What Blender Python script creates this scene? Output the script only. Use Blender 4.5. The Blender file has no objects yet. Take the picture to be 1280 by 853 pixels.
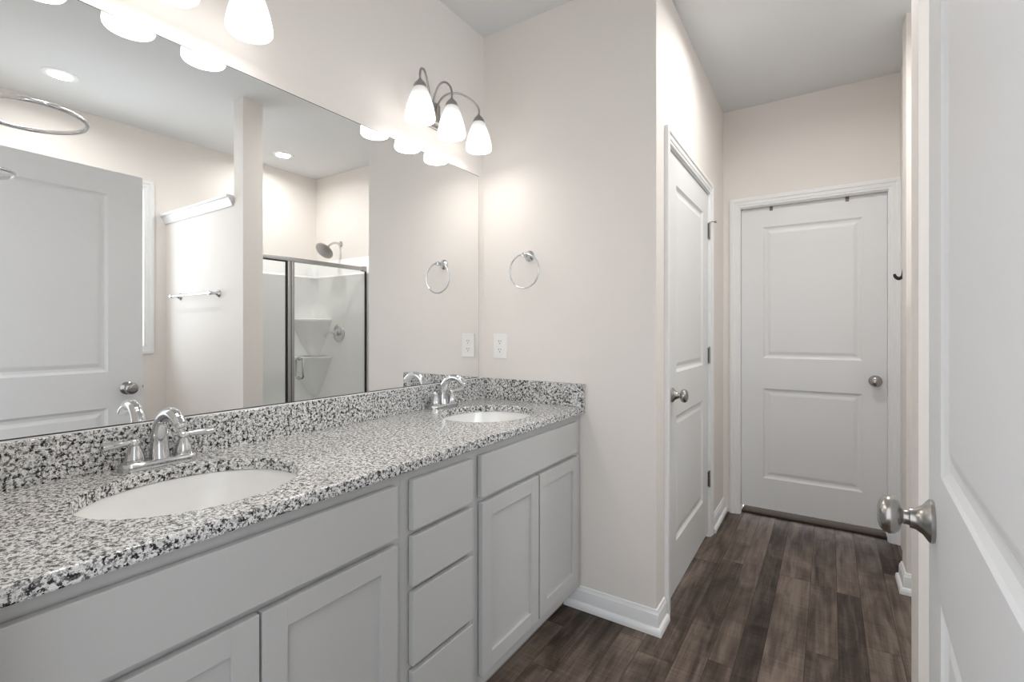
import bpy, bmesh, math, random
from mathutils import Vector, Matrix

random.seed(7)
SC = bpy.context.scene
COL = SC.collection

# ------------------------------------------------------------------ camera
CAM = bpy.data.cameras.new('camera')
CAM.sensor_width = 36.0
CAM.lens = 36.0 * 601.5 / 1280.0
CAM.shift_y = -(426.5 - 413.7) / 1280.0
CAM.clip_start = 0.01
cam = bpy.data.objects.new('camera', CAM)
COL.objects.link(cam)
cam.location = (1.486, 0.0, 1.247)
cam.rotation_euler = (math.radians(90), 0, math.radians(33.42))
SC.camera = cam

# ------------------------------------------------------------------ world, exposure
W = bpy.data.worlds.new('world')
SC.world = W
W.use_nodes = True
bg = W.node_tree.nodes['Background']
bg.inputs['Color'].default_value = (0.93, 0.96, 1.0, 1)
bg.inputs['Strength'].default_value = 0.7
SHADE_EMIT = 1.45
BULB_EMIT = 17.0
DOWNLIGHT_WATT = 2.2
# daylight of the open sky straight outside the bathroom window
SKY = bpy.data.lights.new('window_daylight', 'AREA')
SKY.shape = 'RECTANGLE'
SKY.size = 1.0
SKY.size_y = 1.4
SKY.energy = 7.5
SKY.color = (0.88, 0.94, 1.0)
sky = bpy.data.objects.new('window_daylight', SKY)
COL.objects.link(sky)
sky.location = (3.15, 1.07, 1.75)
sky.rotation_euler = (0, math.radians(90), 0)
SC.view_settings.view_transform = 'Standard'
SC.view_settings.look = 'None'
SC.view_settings.gamma = 1.0
SC.view_settings.use_curve_mapping = False
SC.view_settings.exposure = 1.42
SC.cycles.max_bounces = 14
SC.cycles.diffuse_bounces = 8
SC.cycles.glossy_bounces = 8
SC.cycles.transmission_bounces = 8
SC.cycles.transparent_max_bounces = 12
SC.cycles.sample_clamp_indirect = 6.0
SC.cycles.use_denoising = True
SC.cycles.caustics_reflective = True

H = 2.756          # ceiling height


# ------------------------------------------------------------------ materials
def mat(name, color, rough=0.5, metal=0.0, spec=0.5, coat=0.0):
    m = bpy.data.materials.new(name)
    m.use_nodes = True
    b = m.node_tree.nodes['Principled BSDF']
    b.inputs['Base Color'].default_value = (*color, 1)
    b.inputs['Roughness'].default_value = rough
    b.inputs['Metallic'].default_value = metal
    b.inputs['Specular IOR Level'].default_value = spec
    b.inputs['Coat Weight'].default_value = coat
    return m


def N(m, kind, **kw):
    n = m.node_tree.nodes.new(kind)
    for k, v in kw.items():
        setattr(n, k, v)
    return n


def L(m, a, b):
    m.node_tree.links.new(a, b)


def bump_noise(m, scale, strength, dist=0.001, detail=3):
    t = N(m, 'ShaderNodeTexCoord')
    n = N(m, 'ShaderNodeTexNoise')
    n.inputs['Scale'].default_value = scale
    n.inputs['Detail'].default_value = detail
    b = N(m, 'ShaderNodeBump')
    b.inputs['Strength'].default_value = strength
    b.inputs['Distance'].default_value = dist
    L(m, t.outputs['Object'], n.inputs['Vector'])
    L(m, n.outputs['Fac'], b.inputs['Height'])
    L(m, b.outputs['Normal'], m.node_tree.nodes['Principled BSDF'].inputs['Normal'])


def ramp(m, src, stops):
    r = N(m, 'ShaderNodeValToRGB')
    e = r.color_ramp.elements
    while len(e) < len(stops):
        e.new(0.5)
    for k, (p, c) in enumerate(stops):
        e[k].position = p
        e[k].color = (*c, 1) if len(c) == 3 else c
    L(m, src, r.inputs['Fac'])
    return r


M_WALL = mat('wall_paint', (0.815, 0.778, 0.745), 0.6, spec=0.3)
bump_noise(M_WALL, 220, 0.12)
M_CEIL = mat('ceiling_paint', (0.73, 0.745, 0.75), 0.8, spec=0.2)
bump_noise(M_CEIL, 160, 0.2)
M_TRIM = mat('trim_paint', (0.84, 0.85, 0.86), 0.32)
M_DOOR = mat('door_paint', (0.80, 0.81, 0.82), 0.38)
bump_noise(M_DOOR, 260, 0.04)
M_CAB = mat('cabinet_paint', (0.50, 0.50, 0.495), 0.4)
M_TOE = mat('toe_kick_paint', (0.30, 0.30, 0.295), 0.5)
M_CHROME = mat('chrome', (0.66, 0.67, 0.68), 0.05, 1.0)
M_NICKEL = mat('brushed_nickel', (0.40, 0.385, 0.37), 0.26, 1.0)
M_DARKNICKEL = mat('satin_nickel_fixture', (0.44, 0.42, 0.41), 0.3, 1.0)
M_ALU = mat('polished_aluminium', (0.46, 0.465, 0.465), 0.25, 1.0)
M_GASKET = mat('black_gasket', (0.012, 0.012, 0.012), 0.6)
M_BLACK = mat('black_iron', (0.008, 0.008, 0.009), 0.4)
M_BRACKET = mat('brown_bracket', (0.17, 0.14, 0.12), 0.45, 0.6)
M_PORC = mat('porcelain', (0.88, 0.88, 0.87), 0.12, coat=0.3)
M_ACRYL = mat('shower_acrylic', (0.89, 0.89, 0.885), 0.16)
M_PLATE = mat('outlet_plastic', (0.88, 0.87, 0.855), 0.35)
M_SLOT = mat('outlet_slot', (0.05, 0.045, 0.04), 0.6)
M_VINYL = mat('window_vinyl', (0.80, 0.82, 0.84), 0.35)
M_CARPET = mat('brown_carpet', (0.075, 0.058, 0.047), 0.95, spec=0.1)
bump_noise(M_CARPET, 500, 1.0, 0.004)
M_BACKING = mat('mirror_edge', (0.04, 0.04, 0.04), 0.5)
M_MIRROR = mat('mirror_silver', (0.93, 0.935, 0.93), 0.0, 1.0)


def glass_mat(name, tint, gloss=0.10):
    m = bpy.data.materials.new(name)
    m.use_nodes = True
    nt = m.node_tree
    nt.nodes.remove(nt.nodes['Principled BSDF'])
    out = nt.nodes['Material Output']
    tr = N(m, 'ShaderNodeBsdfTransparent')
    tr.inputs['Color'].default_value = (*tint, 1)
    gl = N(m, 'ShaderNodeBsdfGlossy')
    gl.inputs['Roughness'].default_value = 0.0
    # Schlick reflectance from the facing ratio, alike on both faces of the thin pane
    fw_ = N(m, 'ShaderNodeLayerWeight')
    fw_.inputs['Blend'].default_value = 0.5
    p5 = N(m, 'ShaderNodeMath', operation='POWER')
    p5.inputs[1].default_value = 5.0
    L(m, fw_.outputs['Facing'], p5.inputs[0])
    lw = N(m, 'ShaderNodeMath', operation='MULTIPLY_ADD')
    lw.inputs[1].default_value = 0.96
    lw.inputs[2].default_value = 0.04
    L(m, p5.outputs[0], lw.inputs[0])
    mx = N(m, 'ShaderNodeMixShader')
    L(m, lw.outputs[0], mx.inputs['Fac'])
    L(m, tr.outputs['BSDF'], mx.inputs[1])
    L(m, gl.outputs['BSDF'], mx.inputs[2])
    L(m, mx.outputs['Shader'], out.inputs['Surface'])
    return m


M_GLASS = glass_mat('shower_glass', (0.955, 0.965, 0.96))
M_PANE = glass_mat('window_glass', (0.97, 0.98, 0.98))


def emit_mat(name, color, strength):
    m = mat(name, (0.85, 0.84, 0.82), 0.35)
    b = m.node_tree.nodes['Principled BSDF']
    b.inputs['Emission Color'].default_value = (*color, 1)
    b.inputs['Emission Strength'].default_value = strength
    return m


M_BULB = emit_mat('bulb_glass', (1.0, 0.96, 0.91), BULB_EMIT)
M_LENS = emit_mat('downlight_lens', (1.0, 0.97, 0.92), 12.0)

# frosted shade: the bulb inside makes the lower two thirds glow more than the neck
M_SHADE = emit_mat('frosted_shade_glass', (1.0, 0.98, 0.95), SHADE_EMIT)
_t = N(M_SHADE, 'ShaderNodeTexCoord')
_s = N(M_SHADE, 'ShaderNodeSeparateXYZ')
L(M_SHADE, _t.outputs['Generated'], _s.inputs['Vector'])
_r = ramp(M_SHADE, _s.outputs['Z'], [(0.0, (1, 1, 1)), (0.4, (0.7, 0.7, 0.7)), (0.62, (0.22, 0.22, 0.22)), (0.80, (0.09, 0.09, 0.09)), (1.0, (0.03, 0.03, 0.03))])
_m = N(M_SHADE, 'ShaderNodeMath', operation='MULTIPLY')
_m.inputs[1].default_value = SHADE_EMIT
L(M_SHADE, _r.outputs['Color'], _m.inputs[0])
L(M_SHADE, _m.outputs[0], M_SHADE.node_tree.nodes['Principled BSDF'].inputs['Emission Strength'])


def granite():
    m = mat('speckled_granite', (0.5, 0.5, 0.5), 0.13, spec=0.55)
    b = m.node_tree.nodes['Principled BSDF']
    t = N(m, 'ShaderNodeTexCoord')
    warp = N(m, 'ShaderNodeTexNoise')
    warp.inputs['Scale'].default_value = 120
    warp.inputs['Detail'].default_value = 2
    L(m, t.outputs['Object'], warp.inputs['Vector'])
    add = N(m, 'ShaderNodeMixRGB', blend_type='ADD')
    add.inputs['Fac'].default_value = 0.012
    L(m, t.outputs['Object'], add.inputs['Color1'])
    L(m, warp.outputs['Color'], add.inputs['Color2'])
    v = N(m, 'ShaderNodeTexVoronoi')
    v.inputs['Scale'].default_value = 260
    L(m, add.outputs['Color'], v.inputs['Vector'])
    sep = N(m, 'ShaderNodeSeparateColor')
    L(m, v.outputs['Color'], sep.inputs['Color'])
    base = ramp(m, sep.outputs['Red'], [(0.0, (0.30, 0.30, 0.30)), (0.25, (0.50, 0.50, 0.495)), (0.5, (0.74, 0.74, 0.73)), (1.0, (0.86, 0.855, 0.84))])
    n1 = N(m, 'ShaderNodeTexNoise')
    n1.inputs['Scale'].default_value = 98
    n1.inputs['Detail'].default_value = 5
    n1.inputs['Roughness'].default_value = 0.68
    L(m, t.outputs['Object'], n1.inputs['Vector'])
    blk = ramp(m, n1.outputs['Fac'], [(0.54, (0, 0, 0)), (0.57, (1, 1, 1))])
    n2 = N(m, 'ShaderNodeTexNoise')
    n2.inputs['Scale'].default_value = 140
    n2.inputs['Detail'].default_value = 4
    n2.inputs['Roughness'].default_value = 0.6
    mp = N(m, 'ShaderNodeMapping')
    mp.inputs['Location'].default_value = (3.1, 7.7, 1.9)
    L(m, t.outputs['Object'], mp.inputs['Vector'])
    L(m, mp.outputs['Vector'], n2.inputs['Vector'])
    gry = ramp(m, n2.outputs['Fac'], [(0.545, (0, 0, 0)), (0.58, (1, 1, 1))])
    mx1 = N(m, 'ShaderNodeMixRGB')
    mx1.inputs['Color2'].default_value = (0.12, 0.12, 0.122, 1)
    L(m, gry.outputs['Color'], mx1.inputs['Fac'])
    L(m, base.outputs['Color'], mx1.inputs['Color1'])
    mx2 = N(m, 'ShaderNodeMixRGB')
    mx2.inputs['Color2'].default_value = (0.012, 0.012, 0.013, 1)
    L(m, blk.outputs['Color'], mx2.inputs['Fac'])
    L(m, mx1.outputs['Color'], mx2.inputs['Color1'])
    L(m, mx2.outputs['Color'], b.inputs['Base Color'])
    return m


M_GRANITE = granite()


def plank_mat():
    m = mat('wood_look_plank', (0.1, 0.08, 0.07), 0.5, spec=0.3)
    b = m.node_tree.nodes['Principled BSDF']
    t = N(m, 'ShaderNodeTexCoord')
    at = N(m, 'ShaderNodeAttribute', attribute_name='plank')
    sp = N(m, 'ShaderNodeSeparateColor')
    L(m, at.outputs['Color'], sp.inputs['Color'])
    off = N(m, 'ShaderNodeVectorMath', operation='SCALE')
    L(m, at.outputs['Vector'], off.inputs[0])
    off.inputs['Scale'].default_value = 37.0
    add = N(m, 'ShaderNodeVectorMath', operation='ADD')
    L(m, t.outputs['Object'], add.inputs[0])
    L(m, off.outputs['Vector'], add.inputs[1])
    mp = N(m, 'ShaderNodeMapping')
    mp.inputs['Scale'].default_value = (55, 2.6, 1)
    L(m, add.outputs['Vector'], mp.inputs['Vector'])
    g = N(m, 'ShaderNodeTexNoise')
    g.inputs['Scale'].default_value = 1.0
    g.inputs['Detail'].default_value = 7
    g.inputs['Roughness'].default_value = 0.65
    g.inputs['Distortion'].default_value = 0.6
    L(m, mp.outputs['Vector'], g.inputs['Vector'])
    mp2 = N(m, 'ShaderNodeMapping')
    mp2.inputs['Scale'].default_value = (9, 2.6, 1)
    L(m, add.outputs['Vector'], mp2.inputs['Vector'])
    c = N(m, 'ShaderNodeTexNoise')
    c.inputs['Scale'].default_value = 1.0
    c.inputs['Detail'].default_value = 4
    c.inputs['Distortion'].default_value = 1.2
    L(m, mp2.outputs['Vector'], c.inputs['Vector'])
    # saw marks across the board
    mp3 = N(m, 'ShaderNodeMapping')
    mp3.inputs['Scale'].default_value = (5, 130, 1)
    L(m, add.outputs['Vector'], mp3.inputs['Vector'])
    s = N(m, 'ShaderNodeTexNoise')
    s.inputs['Scale'].default_value = 1.0
    s.inputs['Detail'].default_value = 2
    L(m, mp3.outputs['Vector'], s.inputs['Vector'])

    def ma(op, a, bb):
        n = N(m, 'ShaderNodeMath', operation=op)
        for k, q in enumerate((a, bb)):
            if isinstance(q, (int, float)):
                n.inputs[k].default_value = q
            else:
                L(m, q, n.inputs[k])
        return n.outputs[0]
    val = ma('ADD', ma('MULTIPLY', g.outputs['Fac'], 0.50), ma('MULTIPLY', c.outputs['Fac'], 0.62))
    val = ma('ADD', val, ma('MULTIPLY', s.outputs['Fac'], 0.16))
    val = ma('ADD', val, ma('MULTIPLY', sp.outputs['Red'], 0.22))
    r = ramp(m, val, [(0.55, (0.021, 0.0138, 0.0098)), (0.66, (0.054, 0.0375, 0.0285)), (0.79, (0.118, 0.087, 0.069)), (0.94, (0.215, 0.168, 0.139))])
    L(m, r.outputs['Color'], b.inputs['Base Color'])
    bp = N(m, 'ShaderNodeBump')
    bp.inputs['Strength'].default_value = 0.25
    bp.inputs['Distance'].default_value = 0.001
    L(m, g.outputs['Fac'], bp.inputs['Height'])
    L(m, bp.outputs['Normal'], b.inputs['Normal'])
    return m


M_PLANK = plank_mat()
M_SEAM = mat('plank_seam', (0.02, 0.016, 0.014), 0.8)


# ------------------------------------------------------------------ mesh builder
def _cr(P, n=8):
    """Catmull-Rom through the points."""
    P = [Vector(p) for p in P]
    out = []
    for i in range(len(P) - 1):
        a, b, c, d = P[max(i - 1, 0)], P[i], P[i + 1], P[min(i + 2, len(P) - 1)]
        for k in range(n):
            t = k / n
            out.append(0.5 * (2 * b + (c - a) * t + (2 * a - 5 * b + 4 * c - d) * t * t + (3 * b - a - 3 * c + d) * t ** 3))
    out.append(P[-1])
    return out


class MB:
    def __init__(self, wound=False):
        self.bm = bmesh.new()
        self.wound = wound      # faces already wound outwards

    def add(self, verts, faces):
        vs = [self.bm.verts.new(v) for v in verts]
        for f in faces:
            try:
                self.bm.faces.new([vs[i] for i in f])
            except ValueError:
                pass
        return self

    def box(self, x0, x1, y0, y1, z0, z1, bev=0.0, seg=2):
        t = bmesh.new()
        v = [t.verts.new((x, y, z)) for x in (x0, x1) for y in (y0, y1) for z in (z0, z1)]
        for f in ((0, 1, 3, 2), (4, 6, 7, 5), (0, 4, 5, 1), (2, 3, 7, 6), (0, 2, 6, 4), (1, 5, 7, 3)):
            t.faces.new([v[i] for i in f])
        if bev > 0:
            bmesh.ops.bevel(t, geom=list(t.edges), offset=bev, segments=seg, affect='EDGES', profile=0.5)
        self._merge(t)
        return self

    def _merge(self, t, M=None):
        if M is not None:
            bmesh.ops.transform(t, matrix=M, verts=t.verts)
        t.verts.index_update()
        vs = [self.bm.verts.new(v.co) for v in t.verts]
        for f in t.faces:
            try:
                self.bm.faces.new([vs[v.index] for v in f.verts])
            except ValueError:
                pass
        t.free()

    def lathe(self, prof, o=(0, 0, 0), d=(0, 0, 1), n=32, sx=1.0, sy=1.0):
        """prof: list of (radius, height along d)."""
        d = Vector(d).normalized()
        M = Matrix.Translation(Vector(o)) @ d.to_track_quat('Z', 'Y').to_matrix().to_4x4()
        t = bmesh.new()
        rings = []
        for r, h in prof:
            if r < 1e-6:
                rings.append([t.verts.new((0, 0, h))])
            else:
                rings.append([t.verts.new((sx * r * math.cos(2 * math.pi * k / n), sy * r * math.sin(2 * math.pi * k / n), h)) for k in range(n)])
        for a, b in zip(rings, rings[1:]):
            if len(a) == 1 and len(b) == 1:
                continue
            for k in range(n):
                j = (k + 1) % n
                if len(a) == 1:
                    t.faces.new((a[0], b[j], b[k]))
                elif len(b) == 1:
                    t.faces.new((a[k], a[j], b[0]))
                else:
                    t.faces.new((a[k], a[j], b[j], b[k]))
        self._merge(t, M)
        return self

    def tube(self, pts, r, n=12, smooth=0, caps=True, closed=False):
        if smooth:
            rr = r
            P = _cr(pts, smooth)
            if isinstance(rr, (list, tuple)):
                q = [Vector((x, 0, 0)) for x in rr]
                r = [v.x for v in _cr(q, smooth)]
        else:
            P = [Vector(p) for p in pts]
        if not isinstance(r, (list, tuple)):
            r = [r] * len(P)
        m = len(P)
        T = []
        for i in range(m):
            if closed:
                T.append((P[(i + 1) % m] - P[i - 1]).normalized())
            else:
                T.append((P[min(i + 1, m - 1)] - P[max(i - 1, 0)]).normalized())
        up = Vector((0, 0, 1)) if abs(T[0].z) < 0.9 else Vector((1, 0, 0))
        nrm = (up - T[0] * up.dot(T[0])).normalized()
        rings = []
        for i in range(m):
            if i:
                ax = T[i - 1].cross(T[i])
                if ax.length > 1e-7:
                    nrm = Matrix.Rotation(T[i - 1].angle(T[i]), 3, ax.normalized()) @ nrm
            bi = T[i].cross(nrm)
            rings.append([self.bm.verts.new(P[i] + r[i] * (nrm * math.cos(2 * math.pi * k / n) + bi * math.sin(2 * math.pi * k / n))) for k in range(n)])
        for i in range(m if closed else m - 1):
            a, b = rings[i], rings[(i + 1) % m]
            for k in range(n):
                j = (k + 1) % n
                self.bm.faces.new((a[k], a[j], b[j], b[k]))
        if caps and not closed:
            self.bm.faces.new(rings[0][::-1])
            self.bm.faces.new(rings[-1])
        return self

    def ring(self, c, axis, R, r, n=64, k=10):
        a = Vector(axis).normalized()
        q = a.to_track_quat('Z', 'Y')
        pts = [Vector(c) + q @ Vector((R * math.cos(2 * math.pi * i / n), R * math.sin(2 * math.pi * i / n), 0)) for i in range(n)]
        return self.tube(pts, r, k, closed=True)

    def prism(self, poly, z0, z1):
        """poly: footprint [(x, y)], extruded from z0 to z1."""
        n = len(poly)
        v = [(x, y, z0) for x, y in poly] + [(x, y, z1) for x, y in poly]
        f = [tuple(range(n))[::-1], tuple(range(n, 2 * n))]
        f += [(i, (i + 1) % n, n + (i + 1) % n, n + i) for i in range(n)]
        return self.add(v, f)

    def sweep(self, prof, path, caps=True):
        """prof: [(out, up)]; path: [(point, out_dir, up_dir)] with mitres baked into out_dir/up_dir."""
        rings = []
        for p, o, u in path:
            p, o, u = Vector(p), Vector(o), Vector(u)
            rings.append([self.bm.verts.new(p + o * a + u * b) for a, b in prof])
        n = len(prof)
        for a, b in zip(rings, rings[1:]):
            for k in range(n):
                j = (k + 1) % n
                self.bm.faces.new((a[k], a[j], b[j], b[k]))
        if caps:
            self.bm.faces.new(rings[0][::-1])
            self.bm.faces.new(rings[-1])
        return self

    def build(self, name, m, parent=None, origin=None, smooth=35):
        bm = self.bm
        bmesh.ops.remove_doubles(bm, verts=bm.verts, dist=1e-6)
        if not self.wound:
            bmesh.ops.recalc_face_normals(bm, faces=bm.faces)
        if parent is not None and origin is None:
            origin = parent.get('_at')
        me = bpy.data.meshes.new(name)
        if origin is not None:
            bmesh.ops.translate(bm, vec=-Vector(origin), verts=bm.verts)
        bm.to_mesh(me)
        bm.free()
        me.materials.append(m)
        if smooth:
            for p in me.polygons:
                p.use_smooth = True
            try:
                me.set_sharp_from_angle(angle=math.radians(smooth))
            except Exception:
                pass
        o = bpy.data.objects.new(name, me)
        COL.objects.link(o)
        if parent is not None:
            o.parent = parent
        elif origin is not None:
            o.location = origin
        return o


def tag(o, label=None, cat=None, group=None, kind=None):
    if label:
        o['label'] = label
    if cat:
        o['category'] = cat
    if group:
        o['group'] = group
    if kind:
        o['kind'] = kind
    return o


_AT = {}


def thing(name, label, cat, loc, rz=0.0, group=None, kind=None):
    """An Empty at the thing's base; its parts are built in its own coordinates."""
    o = bpy.data.objects.new(name, None)
    o.empty_display_size = 0.05
    COL.objects.link(o)
    o.location = loc
    o.rotation_euler = (0, 0, rz)
    return tag(o, label, cat, group, kind)


def struct(name, mb, m, label, cat):
    o = mb.build(name, m, smooth=0)
    return tag(o, label, cat, None, 'structure')


def dup(root, loc, rz=None, label=None):
    r = root.copy()
    COL.objects.link(r)
    r.location = loc
    if rz is not None:
        r.rotation_euler = (0, 0, rz)
    if label:
        r['label'] = label
    for ch in list(root.children):
        c = ch.copy()
        COL.objects.link(c)
        c.parent = r
        for g in list(ch.children):
            e = g.copy()
            COL.objects.link(e)
            e.parent = c
    return r


# ------------------------------------------------------------------ the hall wall runs a little askew
P0 = Vector((0.889, 1.986))
_d = Vector((-0.018, 1.614)).normalized()
_n = Vector((_d.y, -_d.x))
HALL_RZ = math.atan2(-_d.x, _d.y)


def hw(s, t):
    p = P0 + _d * s + _n * t
    return (p.x, p.y)


YB = 0.115      # room face of the wall with the entry door
YT = 1.986      # towel-ring wall
YF = 3.590      # far hall wall
XR = 2.810      # window wall
XH = 1.830      # right side of the hall
T = 0.12

# ------------------------------------------------------------------ shell
f = MB()
seam = MB()
edges = [1.101, 1.189, 1.271, 1.408, 1.515, 1.607]
lo = [1.101]
for w in (0.105, 0.135, 0.098, 0.12, 0.092, 0.13, 0.115, 0.1, 0.125, 0.11, 0.13, 0.1, 0.12):
    lo.insert(0, lo[0] - w)
hi = [1.607]
for w in (0.11, 0.095, 0.13, 0.1, 0.12, 0.09, 0.125, 0.11, 0.13, 0.1, 0.12, 0.1, 0.12):
    hi.append(hi[-1] + w)
xs = lo[:-1] + edges + hi[1:]
xs = [x for x in xs if -0.2 < x < 2.95]
bm = bmesh.new()
lay = bm.loops.layers.float_color.new('plank')
for a, b in zip(xs, xs[1:]):
    y = -1.6 - random.random()
    while y < 3.72:
        ln = random.choice((0.62, 0.92, 1.22, 1.22))
        c = (random.random(), random.random(), random.random(), 1)
        g = 0.0008
        v = [bm.verts.new(p) for p in ((a + g, y + g, 0), (b - g, y + g, 0), (b - g, min(y + ln, 3.72) - g, 0), (a + g, min(y + ln, 3.72) - g, 0))]
        fc = bm.faces.new(v)
        for lp in fc.loops:
            lp[lay] = c
        y += ln
# dark seam bed just below the boards
v = [bm.verts.new(p) for p in ((xs[0], -2.6, -0.0012), (xs[-1], -2.6, -0.0012), (xs[-1], 3.72, -0.0012), (xs[0], 3.72, -0.0012))]
sf = bm.faces.new(v)
sf.material_index = 1
me = bpy.data.meshes.new('floor')
bm.to_mesh(me)
bm.free()
me.materials.append(M_PLANK)
me.materials.append(M_SEAM)
fl = bpy.data.objects.new('floor', me)
COL.objects.link(fl)
tag(fl, 'dark brown wood-look plank floor of the bathroom and hall', 'floor', None, 'structure')

struct('ceiling', MB().box(-0.12, XR + T, -0.2, YF + T, H, H + 0.1), M_CEIL, 'flat pale grey ceiling over bathroom, shower and hall', 'ceiling')
struct('wall_left', MB().box(-T, 0, YB - T, YT + T, 0, H), M_WALL, 'beige wall behind the long mirror and both vanity lights', 'wall')
struct('wall_back', MB().prism([(0, YT), (P0.x, YT), hw(T, 0), (0, YT + T)], 0, H), M_WALL, 'beige wall with the towel ring and outlet at the end of the vanity', 'wall')
# hall wall with the opening of the closet door (s along the wall from the corner)
S0, S1, DZ = 0.180, 1.106, 2.082
g = MB()
g.prism([hw(T, 0), hw(S0, 0), hw(S0, -T), hw(T, -T)], 0, H)
g.prism([hw(S1, 0), hw(1.604, 0), hw(1.604, -T), hw(S1, -T)], 0, H)
g.prism([hw(S0, 0), hw(S1, 0), hw(S1, -T), hw(S0, -T)], DZ, H)
struct('wall_hall_left', g, M_WALL, 'beige left hall wall around the white closet door', 'wall')
FX0, FX1, FZ = 0.972, 1.782, 2.085
g = MB()
g.box(0.75, FX0, YF, YF + T, 0, H).box(FX1, XR, YF, YF + T, 0, H).box(FX0, FX1, YF, YF + T, FZ, H)
struct('wall_hall_back', g, M_WALL, 'beige wall above the white door at the end of the hall', 'wall')
struct('wall_hall_right', MB().box(XH, XR, 3.08, YF, 0, H), M_WALL, 'narrow strip of beige wall right of the far hall door', 'wall')
struct('wall_shower_end', MB().box(1.79, XR, 2.94, 3.08, 0, H), M_WALL, 'beige stub wall carrying the shower head and shower valve', 'wall')
struct('wall_partition', MB().box(1.68, 1.795, 1.634, 1.764, 0, H).box(1.795, XR, 1.634, 1.764, 0, 2.085), M_WALL, 'tall half wall with end post between tub corner and shower', 'wall')
WY0, WY1, WZ0, WZ1 = 0.66, 1.487, 1.135, 2.31
g = MB()
g.box(XR, XR + T, YB - T, WY0, 0, H).box(XR, XR + T, WY1, YF + T, 0, H).box(XR, XR + T, WY0, WY1, 0, WZ0).box(XR, XR + T, WY0, WY1, WZ1, H)
struct('wall_right', g, M_WALL, 'beige outer wall with the daylight window, seen in the mirror', 'wall')
DX0, DX1 = 0.68, 1.64
g = MB()
g.box(0, DX0, YB - T, YB, 0, H).box(DX1, XR, YB - T, YB, 0, H).box(DX0, DX1, YB - T, YB, 2.10, H)
struct('wall_front', g, M_WALL, 'beige wall around the entry doorway beside the camera', 'wall')

# ------------------------------------------------------------------ trim profiles
BASE = [(0, 0), (0.027, 0), (0.0268, 0.010), (0.0250, 0.019), (0.0200, 0.026), (0.0140, 0.029), (0.0135, 0.029), (0.0135, 0.068), (0.0115, 0.073), (0.0115, 0.078), (0.007, 0.085), (0.0055, 0.094), (0, 0.096)]
CAS = [(0, 0), (0.0085, 0), (0.0105, 0.003), (0.0105, 0.012), (0.0135, 0.017), (0.0140, 0.034), (0.0185, 0.040), (0.0190, 0.055), (0.0160, 0.062), (0, 0.062)]


def base_run(name, pts, label):
    """Baseboard with shoe moulding along pts, room on the left of the walking direction."""
    mb = MB()
    path = []
    P = [Vector((x, y, 0)) for x, y in pts]
    D = [(P[i + 1] - P[i]).normalized() for i in range(len(P) - 1)]
    Nn = [Vector((-d.y, d.x, 0)) for d in D]
    for i, p in enumerate(P):
        if i == 0:
            o = Nn[0]
        elif i == len(P) - 1:
            o = Nn[-1]
        else:
            o = (Nn[i - 1] + Nn[i])
            o = o / (1 + Nn[i - 1].dot(Nn[i]))
        path.append((p, o, Vector((0, 0, 1))))
    mb.sweep(BASE, path)
    o = mb.build(name, M_TRIM, smooth=30)
    return tag(o, label, 'baseboard', None, 'structure')


def casing(name, x0, x1, z1, label, loc, rz):
    """Three-sided door casing in local coordinates: opening x0..x1, wall face y = 0, room towards -y."""
    mb = MB()
    o = Vector((0, -1, 0))
    q = [(Vector((x0, 0, 0)), o, Vector((-1, 0, 0))), (Vector((x0, 0, z1)), o, Vector((-1, 0, 1))),
         (Vector((x1, 0, z1)), o, Vector((1, 0, 1))), (Vector((x1, 0, 0)), o, Vector((1, 0, 0)))]
    mb.sweep(CAS, q)
    ob = mb.build(name, M_TRIM, smooth=25)
    ob.location = loc
    ob.rotation_euler = (0, 0, rz)
    return tag(ob, label, 'door casing', None, 'structure')


base_run('baseboard_back', [hw(S0 - 0.066, 0), (P0.x, P0.y), (0.474, YT)], 'white baseboard wrapping the wall corner beside the vanity')
base_run('baseboard_hall_left', [(hw(1.602, 0)[0], YF - 0.002), hw(S1 + 0.064, 0)], 'short white baseboard between closet door and far hall door')
base_run('baseboard_stub', [(1.974, 2.94), (1.79, 2.94), (1.79, 3.08), (XH, 3.08)], 'white baseboard around the end of the shower stub wall')
base_run('baseboard_partition', [(1.87, 1.764), (1.68, 1.764), (1.68, 1.634), (1.87, 1.634)], 'white baseboard around the foot of the partition post')


# ------------------------------------------------------------------ two-panel moulded doors
def door_slab(w, h, t, panels, bev=0.0):
    """Local: x across 0..w, faces y = 0 (front) and y = t (back), z 0..h. panels: [(x0, x1, z0, z1)] bottom first."""
    mb = MB(True)
    steps = [(0, 0), (0.004, 0.0035), (0.013, 0.0085), (0.022, 0.0095), (0.026, 0.0095), (0.043, 0.0045), (0.047, 0.0040)]
    for y, sgn in ((0, 1), (t, -1)):
        q = []
        px0, px1 = panels[0][0], panels[0][1]
        q.append((0, px0, 0, h))
        q.append((px1, w, 0, h))
        zz = 0
        for (_, _, z0, z1) in panels:
            q.append((px0, px1, zz, z0))
            zz = z1
        q.append((px0, px1, zz, h))
        for a, b, c, d in q:
            mb.add([(a, y, c), (b, y, c), (b, y, d), (a, y, d)], [(0, 1, 2, 3)[::sgn]])
        for (a, b, c, d) in panels:
            prev = None
            for ins, dep in steps:
                yy = y + sgn * dep
                cur = [(a + ins, yy, c + ins), (b - ins, yy, c + ins), (b - ins, yy, d - ins), (a + ins, yy, d - ins)]
                if prev:
                    mb.add(prev + cur, [(i, (i + 1) % 4, 4 + (i + 1) % 4, 4 + i)[::sgn] for i in range(4)])
                prev = cur
            mb.add(prev, [(0, 1, 2, 3)[::sgn]])
    mb.add([(0, 0, 0), (w, 0, 0), (w, t, 0), (0, t, 0), (0, 0, h), (w, 0, h), (w, t, h), (0, t, h)],
           [(3, 2, 1, 0), (4, 5, 6, 7), (4, 7, 3, 0), (1, 2, 6, 5)])
    return mb


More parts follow.
